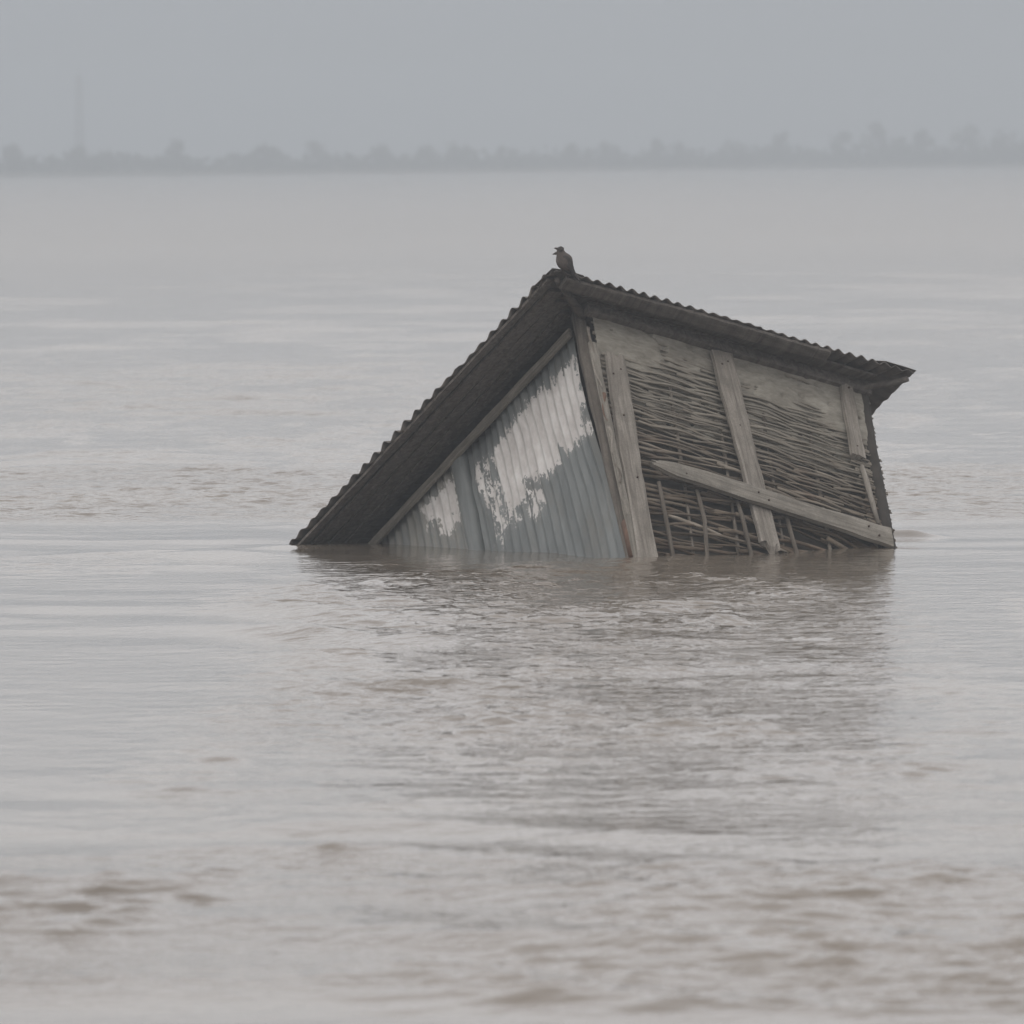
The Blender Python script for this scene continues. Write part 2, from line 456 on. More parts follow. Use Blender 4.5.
def tree(x, y, h, wd, label, seed, kind='round'):
    rnd = random.Random(seed)
    root = empty('tree', (x, y, .25)); tag(root, label, 'tree', 'trees standing out of the far treeline')
    tb = MB()
    lean = rnd.uniform(-.06, .06)
    tb.tube([(0, 0, -.4), (lean * h * .3, 0, h * .3), (lean * h * .7, .1, h * .6), (lean * h, 0, h * .86)], [h * .028, h * .022, h * .014, h * .005], 7)
    wd *= .6; cl = []
    nl = 9 if kind == 'round' else 12
    for k in range(nl):
        t = (k + rnd.random()) / nl
        if kind == 'round':
            z = h * (.38 + .56 * t); r = wd * .5 * math.sin(math.pi * (.16 + .80 * t)) ** .8
        elif kind == 'tall':
            z = h * (.26 + .70 * t); r = wd * .5 * (1.05 - .85 * t)
        else:
            z = h * (.60 + .36 * t); r = wd * .5 * math.sin(math.pi * (.2 + .7 * t))
        a = rnd.uniform(0, 6.28); q = r * rnd.uniform(.45, 1)
        c = Vector((lean * z + math.cos(a) * q, math.sin(a) * q, z))
        tb.tube([(lean * z * .8, 0, z * .75), c], [h * .008, h * .003], 5)
        cl.append((c, wd * rnd.uniform(.13, .24)))
    tb.build('trunk', M['bark'], root)
    cb = MB()
    for c, r in cl:
        pts = []
        for _ in range(46):
            v = Vector((rnd.gauss(0, 1), rnd.gauss(0, 1), rnd.gauss(0, .75)))
            pts.append(c + v.normalized() * r * rnd.random() ** .4 * 1.15)
        leaf_quads(cb, pts, .17, rnd)
    cb.build('crown', M['leaf_a' if seed % 2 else 'leaf_b'], root, smooth=False)

def far_d(px): return 1003 + 146 * px / 1024.
def far_x(px): return (px - 512) * far_d(px) / 9675.
def bank_row(px): return 155 - (px - 512) * .0087 + 9675 * 1.85 / (far_d(px) - 15)
G = 'hazy '
trees = [  # pixel column, pixel row of the top, crown width (m), form, label
    (12, 146, 5, 'tall', 'leftmost hazy tree on the far bank, standing alone left of the mast'),
    (77, 148, 5, 'round', 'hazy round tree right at the foot of the lattice mast'),
    (107, 153, 5, 'round', 'low wide hazy tree just right of the mast foot'),
    (177, 141, 5, 'tall', 'tallest hazy tree of the left half, pointed crown between mast and hut'),
    (261, 146, 4, 'round', 'small hazy tree, left one of a close pair above the water left of the hut'),
    (273, 147, 3.6, 'round', 'small hazy tree, right one of a close pair above the water left of the hut'),
    (319, 142, 6, 'round', 'broad hazy tree with twin tops above the left tip of the tin roof'),
    (384, 146, 5.5, 'round', 'rounded hazy tree over the middle of the left eave'),
    (430, 147, 4.6, 'round', 'small rounded hazy tree between the broad twin-topped tree and the bird'),
    (461, 145, 5, 'round', 'hazy tree on the far bank a little left of the bird'),
    (506, 147, 4.6, 'round', 'low hazy tree on the far bank nearest to the left of the bird'),
    (573, 145, 4.6, 'tall', 'narrow hazy tree on the far bank just right above the bird'),
    (606, 145, 7, 'round', 'wide low hazy tree on the far bank, second right of the bird'),
    (663, 140, 5, 'tall', 'hazy tree with a small pointed tip above the right roof slope'),
    (684, 144, 5.5, 'round', 'rounded hazy tree beside the pointed one above the right roof slope'),
    (739, 144, 7, 'round', 'broad flat hazy tree above the middle of the wattle wall'),
    (787, 133, 6, 'tall', 'tall hazy tree with spreading foot above the right end of the wattle wall'),
    (853, 131, 5.5, 'round', 'rounded hazy tree directly left of the tallest tree on the far bank'),
    (879, 123, 7, 'tall', 'tallest hazy tree on the far bank, above the right roof corner'),
    (908, 138, 6, 'round', 'low hazy tree in the dip directly right of the tallest tree'),
    (930, 131, 4.2, 'high', 'slender hazy tree with bare lower trunk right of the tallest tree'),
    (977, 126, 9, 'round', 'wide high hazy tree near the right edge of the picture'),
    (1014, 134, 9, 'round', 'rightmost hazy tree on the far bank, broad flat crown'),
]
for i, (px, py, wd, kd, lb) in enumerate(trees):
    S = 9675. / far_d(px)
    hgt = (bank_row(px) - py) / S
    tree(far_x(px), float(bank_y(far_x(px))) + 2 + (i * 37 % 15), hgt - .35, wd, lb, 100 + i, kd)

def treeline():
    rnd = random.Random(5); mb = MB()
    for k in range(1500):
        x = rnd.uniform(-200, 200); yb = float(bank_y(x))
        px = 512 + x * 9675 / yb
        top = 1.15 + .7 * sst(500, 1000, px) + 1.2 * (float(vnoise(np.array([x / 3.3]), np.array([3.3]))[0]) - .35)
        if rnd.random() < .25: top *= .6
        c = Vector((x, rnd.uniform(yb - 6, yb + 20), top * rnd.uniform(.25, .8) + .3))
        pts = [c + Vector((rnd.gauss(0, .9), rnd.gauss(0, .9), rnd.gauss(0, .45))) for _ in range(14)]
        leaf_quads(mb, pts, .34, rnd)
    o = mb.build('treeline', M['leaf_b'], smooth=False)
    tag(o, 'continuous low band of hazy scrub along the whole far bank', 'scrub', kind='stuff')
treeline()

def mast():
    root = empty('lattice_mast', ((83 - 512) * 1043 / 9675., 1043, .3))
    tag(root, 'tall thin hazy lattice mast rising from the treeline at the left', 'mast')
    Ht = 10.4; w0, w1 = .46, .22
    for sx in (-1, 1):
        for sy in (-1, 1):
            m = MB(); m.tube([(sx * w0, sy * w0, 0), (sx * w1, sy * w1, Ht)], .055, 6); m.build('leg', M['steel'], root)
    m = MB(); n = 18
    for k in range(n):
        a = k / n; b = (k + 1) / n
        wa = w0 + (w1 - w0) * a; wb = w0 + (w1 - w0) * b
        for (p, q) in (((-1, -1), (1, -1)), ((1, -1), (1, 1)), ((1, 1), (-1, 1)), ((-1, 1), (-1, -1))):
            m.tube([(p[0] * wa, p[1] * wa, a * Ht), (q[0] * wb, q[1] * wb, b * Ht)], .032, 4)
            m.tube([(q[0] * wa, q[1] * wa, a * Ht), (p[0] * wb, p[1] * wb, b * Ht)], .032, 4)
    m.build('bracing', M['steel'], root)
    m = MB(); m.tube([(0, 0, Ht - .4), (0, 0, Ht + 1.0)], .04, 6); m.build('antenna', M['steel'], root)
mast()

# ------------------------------------------------------------------ the hut
# local frame: origin at the top of the near corner, x along the wattle wall, y along the tin wall, z up the walls
RH = Matrix(((0.83309, -0.53903, -0.12334), (0.48912, 0.61427, 0.6185), (-0.25736, -0.57579, 0.77578)))
TH = Vector((0.3666, 45.0028, 1.0955))
WH = 1.8                                              # wall height
Z0 = Vector((0, 0, WH))
hut = empty('hut')
hut.matrix_world = Matrix.Translation(TH + RH @ Vector((0, 0, -WH))) @ RH.to_4x4()
tag(hut, 'tilted half sunk hut with a tin wall, a wattle wall and a corrugated roof', 'hut')
W, L = 1.558, 2.45

def place(o, off=True):
    o.parent = hut
    if off: o.location = o.location + Z0
    return o

# tin wall (x = 0 plane)
def poly_sd(Y, Zc, poly):
    d = np.full(Y.shape, 9.0); ins = np.zeros(Y.shape, bool); n = len(poly)
    for i in range(n):
        ax, ay = poly[i]; bx, by = poly[(i + 1) % n]
        t = np.clip(((Y - ax) * (bx - ax) + (Zc - ay) * (by - ay)) / ((bx - ax) ** 2 + (by - ay) ** 2 + 1e-9), 0, 1)
        d = np.minimum(d, np.hypot(Y - ax - t * (bx - ax), Zc - ay - t * (by - ay)))
        c = ((ay > Zc) != (by > Zc)) & (Y < (bx - ax) * (Zc - ay) / (by - ay + 1e-9) + ax)
        ins ^= c
    return np.where(ins, d, -d)
def tin_wall():
    ys = np.arange(.0, L + .001, .0065); zs = np.arange(-WH, -.009, .01)
    Yg, Zg = np.meshgrid(ys, zs)
    lean = .105 * sst(-1.5, 0, Zg) + .035
    Y2 = lean + (Yg) * (L - lean) / L
    prof = .0085 * np.sin(2 * np.pi * Yg / .0605 + .25 * np.sin(Yg * 7)) * (.75 + .5 * fnoise(Yg * 3, Zg * 2, 2))
    dent = (fnoise(Yg * 2.2 + 8, Zg * 2.2 + 4, 3) - .5) * .05
    X = prof + dent
    main = [(0.163, -0.122), (0.118, -0.391), (0.163, -0.40), (0.179, -0.565), (0.314, -0.556), (0.395, -0.499), (0.416, -0.566), (0.597, -0.542), (0.686, -0.446), (0.727, -0.576), (0.868, -0.547), (0.882, -0.385), (0.899, -0.166), (0.79, -0.154), (0.719, -0.134), (0.545, -0.119), (0.372, -0.127), (0.279, -0.135)]
    streak = [(0.964, -0.144), (0.925, -0.201), (0.922, -0.369), (0.891, -0.567), (0.923, -0.661), (0.952, -0.641), (0.963, -0.469), (0.962, -0.281)]
    left = [(1.218, -0.10), (1.221, -0.33), (1.26, -0.303), (1.27, -0.349), (1.334, -0.316), (1.358, -0.229), (1.466, -0.179), (1.469, -0.095), (1.358, -0.104)]
    sd = poly_sd(Y2, Zg, main)
    sd = np.maximum(sd, poly_sd(Y2, Zg, streak) + .0)
    sd = np.maximum(sd, poly_sd(Y2, Zg, left) + .012)
    for (cy, cz, r) in ((.13, -.541, .028), (.611, -.634, .028), (.63, -.67, .02), (1.029, -.193, .035), (.998, -.356, .022), (.65, -.60, .02), (.70, -.62, .025), (.80, -.60, .03), (1.0, -.27, .025)):
        sd = np.maximum(sd, r - np.hypot((Y2 - cy) * 1.3, (Zg - cz) * .8))
    P = np.stack([X, Y2, Zg], -1)
    o = grid_mesh('tin_wall', P, M['metal'], attrs={'paint': sd, 'left_part': sst(1.12, 1.24, Y2)}, flip=False)
    place(o); o['label'] = 'grey corrugated tin wall with peeling whitewash'
    # narrow lapped sheet
    zs2 = np.linspace(-WH, -.02, 60); us = np.linspace(0, 1, 9)
    U, Zs = np.meshgrid(us, zs2)
    ya = 1.083 + (Zs + .156) * .036; yb = 1.187 + (Zs + .071) * .062
    Yv = ya + (yb - ya) * U
    Xv = -.022 - .008 * np.sin(U * np.pi) ** .6 + (fnoise(Zs * 3, U, 2) - .5) * .01 + .03 * (np.abs(U - .5) > .45)
    o = grid_mesh('tin_strip', np.stack([Xv, Yv, Zs], -1), M['strip'])
    sm = o.modifiers.new('thick', 'SOLIDIFY'); sm.thickness = .003
    place(o)
    # worn brush strokes on the whitewash
    mb = MB()
    for pts in ([(.905, -.36), (.885, -.43), (.865, -.50), (.86, -.53)], [(.81, -.33), (.80, -.40), (.785, -.47), (.775, -.50)], [(.905, -.36), (.87, -.335), (.835, -.315), (.81, -.33)]):
        mb.tube([(-.012 + .0085 * math.sin(2 * math.pi * (p[0] - .1) / .0605) - .006, p[0], p[1]) for p in pts], [.003, .0045, .0045, .002], 5, up=Vector((1, 0, 0)))
tin_wall()

# boards: a beam between two local points with its width across, own grain
def board(name, a, b, width, thick, face, mat, seed=0, width2=None, ragged=(0, 0), warp=.006, label=None, tip=None, nails=()):
    """a, b: local end points of the centre line; face: outward normal of its broad side"""
    rnd = random.Random(seed)
    a = Vector(a); b = Vector(b); d = b - a; ln = d.length; zax = d.normalized()
    f = Vector(face).normalized(); xax = f.cross(zax).normalized(); yax = zax.cross(xax).normalized()   # -y... broad side normal
    w2 = width2 if width2 is not None else width
    n = max(8, int(ln / .045)); m = 7
    ph = [rnd.uniform(0, 6.28) for _ in range(6)]
    def edge(t, s):
        return 1 + .05 * math.sin(9 * t + ph[0] + s) + .03 * math.sin(23 * t + ph[1] + 2 * s) + .02 * math.sin(51 * t + ph[2])
    verts = []; faces = []
    for i in range(n + 1):
        t = i / n
        wv = width + (w2 - width) * t
        if tip and t > 1 - tip: wv *= .35 + .65 * (1 - t) / tip
        cx = warp * math.sin(3 * t + ph[3]); cy = warp * .7 * math.sin(4 * t + ph[4])
        for s in (0, 1):                                   # front (outward), back
            for j in range(m):
                u = j / (m - 1) * 2 - 1
                x = cx + u * wv / 2 * edge(t, 1 if u > 0 else 0)
                bev = (abs(u) > .95) * .18
                y = (thick / 2) * (1 - bev) * (1 if s == 0 else -1) + cy + .0012 * math.sin(40 * t + 5 * u + ph[5])
                z = t * ln
                if i == n and ragged[1]: z += ragged[1] * rnd.uniform(-1, .3)
                if i == 0 and ragged[0]: z -= ragged[0] * rnd.uniform(-1, .3)
                verts.append((x, y, z))
    st = 2 * m
    for i in range(n):
        for j in range(m - 1):
            p = i * st + j
            faces.append((p, p + 1, p + st + 1, p + st))
            q = p + m
            faces.append((q + 1, q, q + st, q + st + 1))
        for j, fl in ((0, 0), (m - 1, 1)):
            p = i * st + j; q = p + m
            faces.append((p, p + st, q + st, q) if not fl else (p + st, p, q, q + st))
    for i, fl in ((0, 0), (n, 1)):
        for j in range(m - 1):
            p = i * st + j; q = p + m
            faces.append((p + 1, p, q, q + 1) if not fl else (p, p + 1, q + 1, q))
    mb = MB(); mb.add(verts, faces)
    o = mb.build(name, mat, smooth=False)
    o.matrix_world = Matrix((( xax.x, yax.x, zax.x, a.x), (xax.y, yax.y, zax.y, a.y), (xax.z, yax.z, zax.z, a.z + WH), (0, 0, 0, 1)))
    o.parent = hut
    if label: o['label'] = label
    for t, ux in nails:
        nb = MB(); yy = -(thick / 2) * 1.0 if False else (thick / 2)
        nb.tube([(ux * width, yy - .002, t * ln), (ux * width, yy + .0045, t * ln)], [.0052, .0046], 8)
        nb.build('nail', M['rust'], o, smooth=False)
    return o
NY = (0, -1, 0); NX = (-1, 0, 0)
board('plank', (.064, -.045, -1.55), (.062, -.045, -.235), .112, .026, NY, M['plank'], 1, .104, (0, .02), label='grey plank nailed upright near the corner', nails=((.93, -.2), (.90, .22), (.72, .05), (.45, -.1)))
board('plank', (.805, -.040, -1.16), (.705, -.045, -.03), .098, .026, NY, M['plank'], 2, .118, (.09, 0), label='grey upright plank with a splintered foot', nails=((.95, -.2), (.93, .2), (.62, .1)))
board('plank', (1.50, -.078, -.915), (.15, -.074, -.865), .104, .028, NY, M['plank_mossy'], 3, .078, (0, .03), tip=.10, label='mossy grey plank nailed slantwise across the wall', nails=((.06, .15), (.10, -.2), (.52, .12), (.56, -.15), (.86, .1)))
board('plank', (1.426, -.042, -.435), (1.43, -.042, .05), .074, .024, NY, M['plank'], 4, .066, (.01, 0), label='short grey plank at the far end of the wall', nails=((.12, .1), (.85, -.1)))
board('plank', (.012, -.040, -1.6), (-.040, -.040, -.20), .022, .02, NY, M['plank_mossy'], 5, .040, label='thin brown board beside the corner post')
# corner posts
def post(name, a, b, r0, r1, mat, seed, label=None, squash=1.0):
    rnd = random.Random(seed); a = Vector(a); b = Vector(b); n = 14
    mb = MB(); pts = []; rad = []
    for i in range(n + 1):
        t = i / n; p = a.lerp(b, t)
        p += Vector((math.sin(5 * t + seed) * .008, math.sin(4 * t + seed * 2) * .006, 0))
        pts.append(p + Z0); rad.append((r0 + (r1 - r0) * t) * rnd.uniform(.9, 1.1))
    mb.tube(pts, rad, 10, squash, up=Vector((1, .1, 0)))
    o = mb.build(name, mat, hut)
    if label: o['label'] = label
    return o
post('corner_post', (.012, .010, -1.78), (-.008, .066, .05), .014, .038, M['plank_brown'], 1)
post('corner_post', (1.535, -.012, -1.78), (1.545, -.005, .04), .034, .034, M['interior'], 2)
post('corner_post', (W - .05, L - .05, -1.78), (W - .05, L - .05, .08), .035, .035, M['plank_brown'], 3)
post('corner_post', (.06, L - .05, -1.78), (.06, L - .05, .03), .035, .035, M['plank_brown'], 4)
# peeled strip down the corner
for k, (za, zb) in enumerate(((-.12, -.30), (-.31, -.47), (-.50, -.66), (-.70, -.85), (-.90, -1.02), (-1.05, -1.2))):
    xx = lambda z: -.066 + .056 * (-z / 1.4)
    post('bark_strip', (xx(zb), -.052, zb), (xx(za) + .004 * (-1) ** k, -.052, za), .004, .010, M['plank'] if k % 2 else (M['brick'] if k == 2 else M['pole']), 20 + k, squash=.5)

# wattle wall (y = 0 plane)
def wattle(name, x_of, length, seed, flip=False):
    rnd = random.Random(seed); mb = MB(); tones = []
    stakes = np.arange(.12, length, .27)
    z = .03
    row = 0
    while z > -1.78:
        low = min(1, max(0, (-z - .62) / .35))
        step = .0138 + .009 * low
        x = -rnd.uniform(.0, .3)
        while x < length - .04:
            seg = rnd.uniform(.35, 1.1); xe = min(x + seg, length + rnd.uniform(-.02, .03))
            xs = max(x, -.0 + rnd.uniform(0, .03))
            tilt = rnd.gauss(0, .012 + .04 * low)
            if low > 0: tilt += low * (.13 if xs < .6 else (-.03 if xs < 1.0 else -.09)) * rnd.uniform(.5, 1.2)
            xm = (xs + xe) / 2
            r = rnd.uniform(.0042, .0082) * (1 + .4 * low); zz = z + rnd.gauss(0, .005 + .004 * low)
            sag = rnd.gauss(0, .008 + .012 * low); ph = rnd.uniform(0, 6.28)
            n = max(4, int((xe - xs) / .045)); pts = []; rad = []
            dpt = rnd.uniform(-.004, .006)
            for i in range(n + 1):
                t = i / n; xx = xs + (xe - xs) * t
                wv = .011 * math.cos(math.pi * (xx - .12) / .27 + math.pi * row)
                zz2 = zz + tilt * (xx - xm) + sag * math.sin(math.pi * t) + .004 * math.sin(11 * xx + ph) + .002 * math.sin(31 * xx + ph)
                zz2 += .012 * math.sin(2.1 * xx + .6) - .028 * max(0, xx - .95) * (1 + 2 * low)
                pts.append(x_of(xx, -.004 + wv - dpt, zz2)); rad.append(r * (1.1 - .45 * t) * rnd.uniform(.85, 1.12))
            if xe - xs > .05:
                nb = len(mb.v); mb.tube(pts, rad, 6, 1.0)
                tn = min(1, max(0, rnd.gauss(.48, .2)))
                tones.extend([tn] * (len(mb.v) - nb))
            x = xe - rnd.uniform(.02, .14)
        z -= step; row += 1
    return mb, tones, stakes
mb, tones, stakes = wattle('wattle_wall', lambda x, y, z: Vector((x, y, z + WH)), W, 3)
wat = mb.build('wattle_wall', M['wattle'], hut)
at = wat.data.attributes.new('tone', 'FLOAT', 'POINT'); at.data.foreach_set('value', tones)
wat['label'] = 'wall of woven grey brown twigs'
for k, sx in enumerate(stakes):                             # uprights of the weave
    m = MB(); rnd = random.Random(60 + k)
    pts = [(sx + .01 * math.sin(3 * z + k) + .05 * (1 - z), .006 + .003 * math.sin(9 * z), WH - 1.78 * z) for z in np.linspace(0, 1, 16)]
    pts = [(p[0] - .03, p[1], p[2]) for p in pts]
    m.tube(pts, [.0085 * rnd.uniform(.8, 1.2) for _ in pts], 7, up=Vector((0, 1, 0)))
    st = m.build('stake', M['pole'], wat)
# bent and loose sticks low on the wall
for k, pts in enumerate(([(.213, -.929), (.217, -1.1), (.223, -1.42)], [(.428, -.912), (.436, -.997), (.443, -1.081), (.433, -1.171), (.414, -1.36)],
                         [(.655, -.91), (.668, -1.0), (.684, -1.26)], [(.93, -.90), (.938, -1.0), (.96, -1.2)])):
    m = MB(); m.tube([(p[0], -.034, p[1] + WH) for p in pts], [.0095, .0105, .0100, .010, .010][:len(pts)], 7, up=Vector((0, 1, 0)))
    m.build('stake', M['pole'], wat)
m = MB(); m.tube([(1.444, -.03, WH - .47), (1.452, -.034, WH - .56), (1.464, -.033, WH - .68), (1.478, -.03, WH - .80)], [.011, .014, .013, .010], 7, up=Vector((0, 1, 0)))
m.build('stake', M['plank'], wat)
# daub on the upper part
def daub():
    xs = np.arange(.0, W - .02, .006); zs = np.arange(-.52, .045, .006)
    X, Zg = np.meshgrid(xs, zs)
    b = .225 + .10 * X / W + .22 * (fnoise(X * 4 + 3, Zg * 6, 4) - .5) + .05 * np.sin(X * 9)
    depth = -Zg - (X * .0)
    th = .026 - .046 * sst(b - .17, b + .09, depth)
    lines = fnoise(X * 3 + 9, Zg * 55 + X * 2, 3) - .5
    pits = np.minimum(0, fnoise(X * 18, Zg * 30, 3) - .36) * .10
    th = th + .012 * lines * sst(.02, .2, depth) + (fnoise(X * 9, Zg * 13, 4) - .5) * .012 + pits
    P = np.stack([X, -th, Zg + WH], -1)
    o = grid_mesh('mud_daub', P, M['daub'], wat, flip=False)
    o['label'] = 'smooth tan mud smeared over the top of the twigs'
daub()
# reddish scrap and dark ends by the corner
m = MB()
m.tube([(.012, -.012, WH - 1.40), (.008, -.014, WH - 1.30), (.0, -.012, WH - 1.20)], [.030, .034, .028], 8, .7, up=Vector((0, 1, 0)))
m.build('rag', M['brick'], hut)

# far walls, closing the hut
mb, tones, st2 = wattle('side_wattle', lambda x, y, z: Vector((W - .012 - y, x + .02, z + WH)), L - .06, 9)
rnd = random.Random(4)
for k in range(40):
    z = -rnd.uniform(.10, 1.1); x = W - .01; nb = len(mb.v)
    mb.tube([(x - .03, .0, z + WH), (x + .010 + rnd.random() ** 3 * .035, .006, z + WH - rnd.uniform(0, .01))], [.008, .005], 5)
    tones.extend([.15] * (len(mb.v) - nb))
sw = mb.build('wattle_wall', M['wattle'], hut)
at = sw.data.attributes.new('tone', 'FLOAT', 'POINT'); at.data.foreach_set('value', tones)
sw['label'] = 'side wall of dark woven twigs with ragged ends'
for sx in st2:
    m = MB(); m.tube([(W - .012, sx + .02, WH - 1.78), (W - .012, sx + .03, WH)], .011, 7); m.build('stake', M['stake'], sw)
ys = np.linspace(0, W, 240); zs = np.linspace(0, WH, 20); Yg, Zg = np.meshgrid(ys, zs)
o = grid_mesh('tin_wall', np.stack([Yg, L + .0085 * np.sin(2 * np.pi * Yg / .06), Zg], -1), M['strip'], hut)
o['label'] = 'plain grey corrugated tin wall'
m = MB()
for (a, b) in (((.03, .03, .02), (W - .04, L - .04, .05)),):
    x0, y0, z0 = a; x1, y1, z1 = b
    m.add([(x0, y0, z0), (x1, y0, z0), (x1, y1, z0), (x0, y1, z0), (x0, y0, z1), (x1, y0, z1), (x1, y1, z1), (x0, y1, z1)],
          [(0, 3, 2, 1), (4, 5, 6, 7), (0, 1, 5, 4), (1, 2, 6, 5), (2, 3, 7, 6), (3, 0, 4, 7)])
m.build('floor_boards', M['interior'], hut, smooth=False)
m = MB()   # dark sheet added behind the weave; inside shade put into its colour
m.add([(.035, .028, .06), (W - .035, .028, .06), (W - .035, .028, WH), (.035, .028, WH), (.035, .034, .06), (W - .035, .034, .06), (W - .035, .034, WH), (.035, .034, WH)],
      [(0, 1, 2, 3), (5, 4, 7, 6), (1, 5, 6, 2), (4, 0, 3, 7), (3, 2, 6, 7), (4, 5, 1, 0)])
m.build('dark_backing', M['interior'], wat, smooth=False)
# top battens of the walls
board('batten', (-.034, 2.2, -.034), (-.034, .12, -.020), .048, .016, NX, M['plank_mossy'], 8, label='brown batten along the top of the tin wall')
board('batten', (-.04, -.035, .028), (W + .02, -.035, .022), .085, .04, NY, M['dark_wood'], 9)

# roof: four hipped sheets of corrugated iron
EX0, EX1, EY0, EY1 = -.362, W + .143, -.244, L + .26
TA = math.tan(R_(17)); ZE = .0
def settle(x, y):
    return -.026 * (1 - np.clip((x - EX0) / 1.9, 0, 1)) * (1 - np.clip((y - EY0) / 1.7, 0, 1))
def roof_panel(axis, lo, hi, base, sign, pitch_, amp, seed, name='roof_sheet'):
    cols = np.arange(lo + .012, hi - .012, pitch_ / 12)
    half = (EX1 - EX0) / 2
    rows = np.linspace(0, 1, 26)
    nrm = math.sqrt(1 + TA * TA)
    P = np.zeros((26, len(cols), 3))
    for j, c in enumerate(cols):
        smax = min(c - lo, hi - c, half)
        sheet = int((c - lo) / (pitch_ * 9.0)); rr = random.Random(seed * 31 + sheet)
        s0 = rr.uniform(-.007, .007) + .0025 * math.sin(40 * c)
        s = s0 + (smax - s0) * rows
        h = amp * (.8 + .35 * math.sin(c * 5 + seed)) * math.sin(2 * math.pi * c / pitch_ + .35 * math.sin(c * 6)) + rr.uniform(-.0025, .0025)
        lift = h + .006 * (math.sin(2.3 * c + seed) - .0) * np.exp(-s / .25)
        z = ZE + TA * s + lift
        if axis == 'x': P[:, j] = np.stack([np.full(26, c), base + sign * s, z], -1)
        else: P[:, j] = np.stack([base + sign * s, np.full(26, c), z], -1)
    P[..., 2] += WH + (.014 if axis == 'x' else .021) + settle(P[..., 0], P[..., 1])
    o = grid_mesh(name, P, M['roof'], hut)
    sm = o.modifiers.new('thick', 'SOLIDIFY'); sm.thickness = .0035; sm.offset = 0
    return o
roof_panel('x', EX0, EX1, EY0, 1, .0655, .0095, 1)
roof_panel('y', EY0, EY1, EX0, 1, .0930, .0150, 2)
roof_panel('x', EX0, EX1, EY1, -1, .0655, .0095, 3)
roof_panel('y', EY0, EY1, EX1, -1, .0655, .0065, 4)
half = (EX1 - EX0) / 2
apex1 = Vector((EX0 + half, EY0 + half, TA * half)); apex2 = Vector((EX0 + half, EY1 - half, TA * half))
def cap(a, b, wd, seed):
    """folded cap sheet over a hip or the ridge"""
    a = Vector(a); b = Vector(b); d = (b - a).normalized(); side = d.cross(Vector((0, 0, 1))).normalized()
    n = 24; us = np.linspace(-1, 1, 13); P = np.zeros((n + 1, 13, 3))
    hip = abs(d.z) > .02; ddn = .30 if hip else .36
    for i in range(n + 1):
        for j, u in enumerate(us):
            t0 = abs(u) * wd / math.hypot(b.x - a.x, b.y - a.y) if hip else 0
            q = a.lerp(b, t0 + (1 - t0) * i / n) + side * u * wd
            P[i, j] = (q.x, q.y, q.z + .043 - ddn * wd * (math.sqrt(u * u + .16)) * .72 + .003 * math.sin(9 * i / n + seed + 3 * u) + WH + settle(q.x, q.y) - (.012 * math.exp(-(i / n) / .035) if hip else 0))
    o = grid_mesh('hip_cap', P, M['roof'], hut)
    sm = o.modifiers.new('thick', 'SOLIDIFY'); sm.thickness = .003
for k, (p, q) in enumerate((((EX0 - .003, EY0 - .003, 0), apex1), ((EX1 + .003, EY0 - .003, 0), apex1), ((EX0 - .003, EY1 + .003, 0), apex2), ((EX1 + .003, EY1 + .003, 0), apex2), (apex1, apex2))):
    cap(p, q, .125, k)

# timbers under the eaves
def beam(name, a, b, wd, th, face, mat, seed): return board(name, a, b, wd, th, face, mat, seed, warp=.004)
DN = Vector((0, 0, -1))
fx = lambda x, dz: TA * (x - EX0) + dz
fy = lambda y, dz: TA * (y - EY0) + dz
for k, (xx, wd) in enumerate(((EX0 + .045, .05), (EX0 + .13, .085), (EX0 + .225, .085), (EX0 + .315, .08))):
    beam('soffit_board', (xx, EY0 + (xx - EX0) + .03, fx(xx, -.012 - .004 * (k % 2))), (xx, L + .1, fx(xx, -.012 - .004 * (k % 2))), wd, .014, (TA, 0, -1), M['dark_wood'], 30 + k)
beam('eave_board', (EX0 + .08, EY0 + .040, fy(EY0 + .04, -.046)), (1.21, EY0 + .040, fy(EY0 + .04, -.024)), .062, .026, (0, TA - .55, -1), M['dark_wood_x'], 41)
for k, (yy, wd) in enumerate(((EY0 + .125, .07), (EY0 + .205, .07))):
    beam('soffit_board', (EX0 + .12 + .08 * k, yy, fy(yy, -.012)), (EX1 - .16 - .06 * k, yy, fy(yy, -.014)), wd, .014, (0, TA, -1), M['dark_wood_x'], 43 + k)
# hip rafters
post('rafter', (EX0 + .05, EY0 + .05, -.022), (.0, .03, .02), .013, .024, M['dark_wood_x'], 50)
post('rafter', (EX1 - .03, EY0 + .03, -.008), (W - .06, .02, .02), .014, .016, M['dark_wood'], 51)

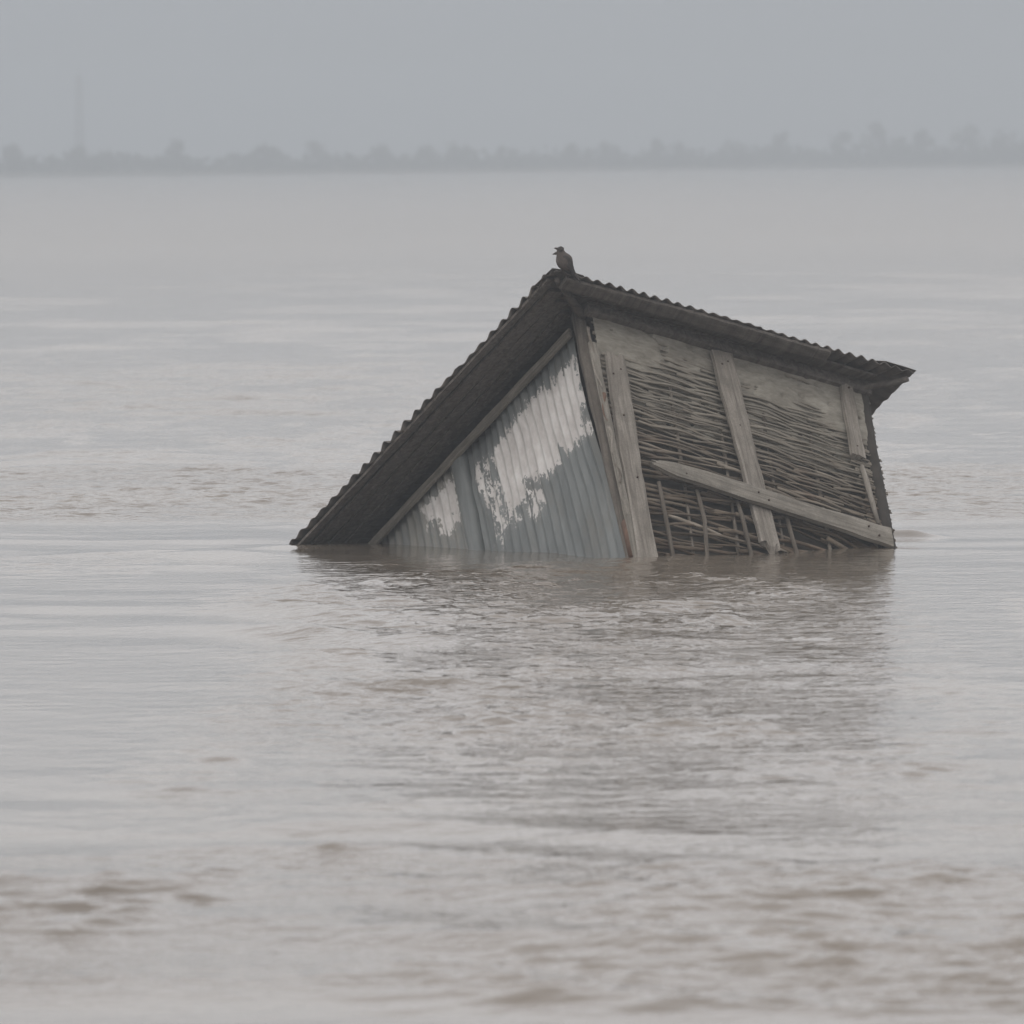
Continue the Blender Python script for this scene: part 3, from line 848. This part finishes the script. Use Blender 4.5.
# ------------------------------------------------------------------ bird on the roof corner
def bird():
    u = 1 / 202.                                            # metres per unit of the drawing below
    base = Vector((.017, -.05, -.027)) + TH + RH @ Vector((EX0 + .070, EY0 + .030, .036))
    root = empty('bird', base)
    tag(root, 'small brown bird with open beak perched on the roof corner', 'bird')
    V = lambda a, b, c=0.0: Vector((a * u, c * u, b * u))     # left-right, up, away
    def loft(rings, n=16, fat=1.26):
        mb = MB(); rs = []
        for i, (a, b, r1, r2) in enumerate(rings):
            p = V(a, b); q0 = V(*rings[max(i - 1, 0)][:2]); q1 = V(*rings[min(i + 1, len(rings) - 1)][:2])
            d = (q1 - q0).normalized(); sd = Vector((0, 1, 0)); nn = d.cross(sd).normalized()
            rs.append([p + nn * math.cos(t) * r1 * u * fat + sd * math.sin(t) * r2 * u * fat for t in [2 * math.pi * k / n for k in range(n)]])
        mb.loft(rs); return mb
    body = loft([(7.6, 4.0, .6, .6), (6.3, 5.6, 2.6, 2.4), (4.4, 7.2, 4.4, 4.0), (2.2, 9.6, 5.9, 5.0), (.4, 12.4, 6.6, 5.3), (-1.0, 15.2, 6.0, 4.9), (-2.1, 17.6, 4.8, 4.1), (-2.9, 19.6, 3.6, 3.3), (-3.3, 21.4, 3.1, 3.0), (-3.7, 23.2, 2.9, 2.8), (-4.3, 24.8, 2.0, 1.9), (-4.8, 25.6, .5, .5)]).build('body', M['feather'], root)
    sub = body.modifiers.new('smooth', 'SUBSURF'); sub.levels = 1; sub.render_levels = 1
    loft([(-2.2, 21.6, 3.0, 3.0), (-3.2, 22.4, 3.35, 3.2), (-4.4, 23.0, 3.2, 3.0), (-5.6, 23.2, 2.2, 2.1), (-6.4, 23.2, .7, .7)]).build('cap', M['feather_dark'], root)
    br = loft([(-5.0, 17.5, .6, .9), (-5.6, 15.4, 1.6, 2.6), (-5.4, 12.6, 2.0, 3.3), (-4.4, 10.0, 1.7, 3.0), (-2.8, 7.6, .6, 1.2)]).build('breast', M['feather_pale'], root)
    loft([(-5.6, 24.0, 1.2, 1.1), (-7.0, 24.6, .85, .8), (-8.4, 24.9, .5, .45), (-9.6, 24.9, .12, .12)], 10).build('upper_beak', M['beak'], root)
    loft([(-5.0, 21.0, 1.4, 1.3), (-7.2, 20.2, 1.1, .95), (-9.2, 19.6, .7, .55), (-11.0, 19.1, .15, .12)], 10).build('lower_beak', M['beak'], root)
    m = MB()
    for s in (-1, 1):
        c = V(-5.1, 23.6, s * 2.35)
        m2 = MB(); m2.loft([[c + Vector((math.cos(t) * math.sin(q), math.cos(q) * .7, math.sin(t) * math.sin(q))) * .62 * u for t in [2 * math.pi * k / 8 for k in range(8)]] for q in (.2, .7, 1.2, 1.9, 2.5, 2.95)])
        m2.build('eye', M['eye'], root)
        # folded wing
        wg = MB(); rs = []
        for (a, b, r1, r2) in ((-.6, 18.0, .7, .5), (.6, 16.2, 2.9, .9), (2.6, 13.0, 4.0, 1.1), (4.9, 9.4, 3.4, 1.0), (7.2, 5.4, 2.2, .7), (9.2, 1.8, .9, .4), (10.2, .0, .2, .15)):
            off = 4.9 if b > 9 else 4.9 - (9 - b) * .30
            cc = V(a, b, s * off); d = Vector((.55, 0, -.84)); nn = d.cross(Vector((0, 1, 0))).normalized()
            rs.append([cc + nn * math.cos(t) * r1 * u + Vector((0, 1, 0)) * math.sin(t) * r2 * u for t in [2 * math.pi * k / 12 for k in range(12)]])
        wg.loft(rs); wg.build('wing', M['feather_dark'], root)
        lg = MB(); lg.tube([V(.6, 6.6, s * 1.8), V(.2, 3.2, s * 1.9), V(-.4, .2, s * 1.9)], [.75 * u, .4 * u, .32 * u], 7)
        for t in (-.5, 0, .5):
            lg.tube([V(-.4, .2, s * 1.9), V(-2.6, -.5, s * 1.9 + t * 2.4)], [.3 * u, .16 * u], 5)
        lg.tube([V(-.4, .2, s * 1.9), V(1.2, -.4, s * 1.9)], [.3 * u, .16 * u], 5)
        lg.build('leg', M['beak'], root)
    tl = MB(); rs = []
    for (a, b, r1, r2) in ((5.6, 6.6, 2.6, 2.6), (8.0, 3.0, 2.1, 2.7), (10.6, -1.2, 1.5, 2.7), (13.0, -4.6, 1.1, 2.5), (15.2, -7.6, .5, 1.8)):
        cc = V(a, b); nn = Vector((.85, 0, .52))
        rs.append([cc + nn * math.cos(t) * r1 * u + Vector((0, 1, 0)) * math.sin(t) * r2 * u for t in [2 * math.pi * k / 12 for k in range(12)]])
    tl.loft(rs); tl.build('tail', M['feather_dark'], root)
bird()

# ------------------------------------------------------------------ render settings
scene.render.engine = 'CYCLES'
scene.cycles.use_denoising = True
scene.cycles.max_bounces = 8
scene.cycles.diffuse_bounces = 3; scene.cycles.glossy_bounces = 4
scene.cycles.volume_bounces = 1
scene.view_settings.view_transform = 'Standard'; scene.view_settings.look = 'None'
scene.view_settings.gamma = 1; scene.view_settings.exposure = .27
scene.view_settings.use_curve_mapping = False
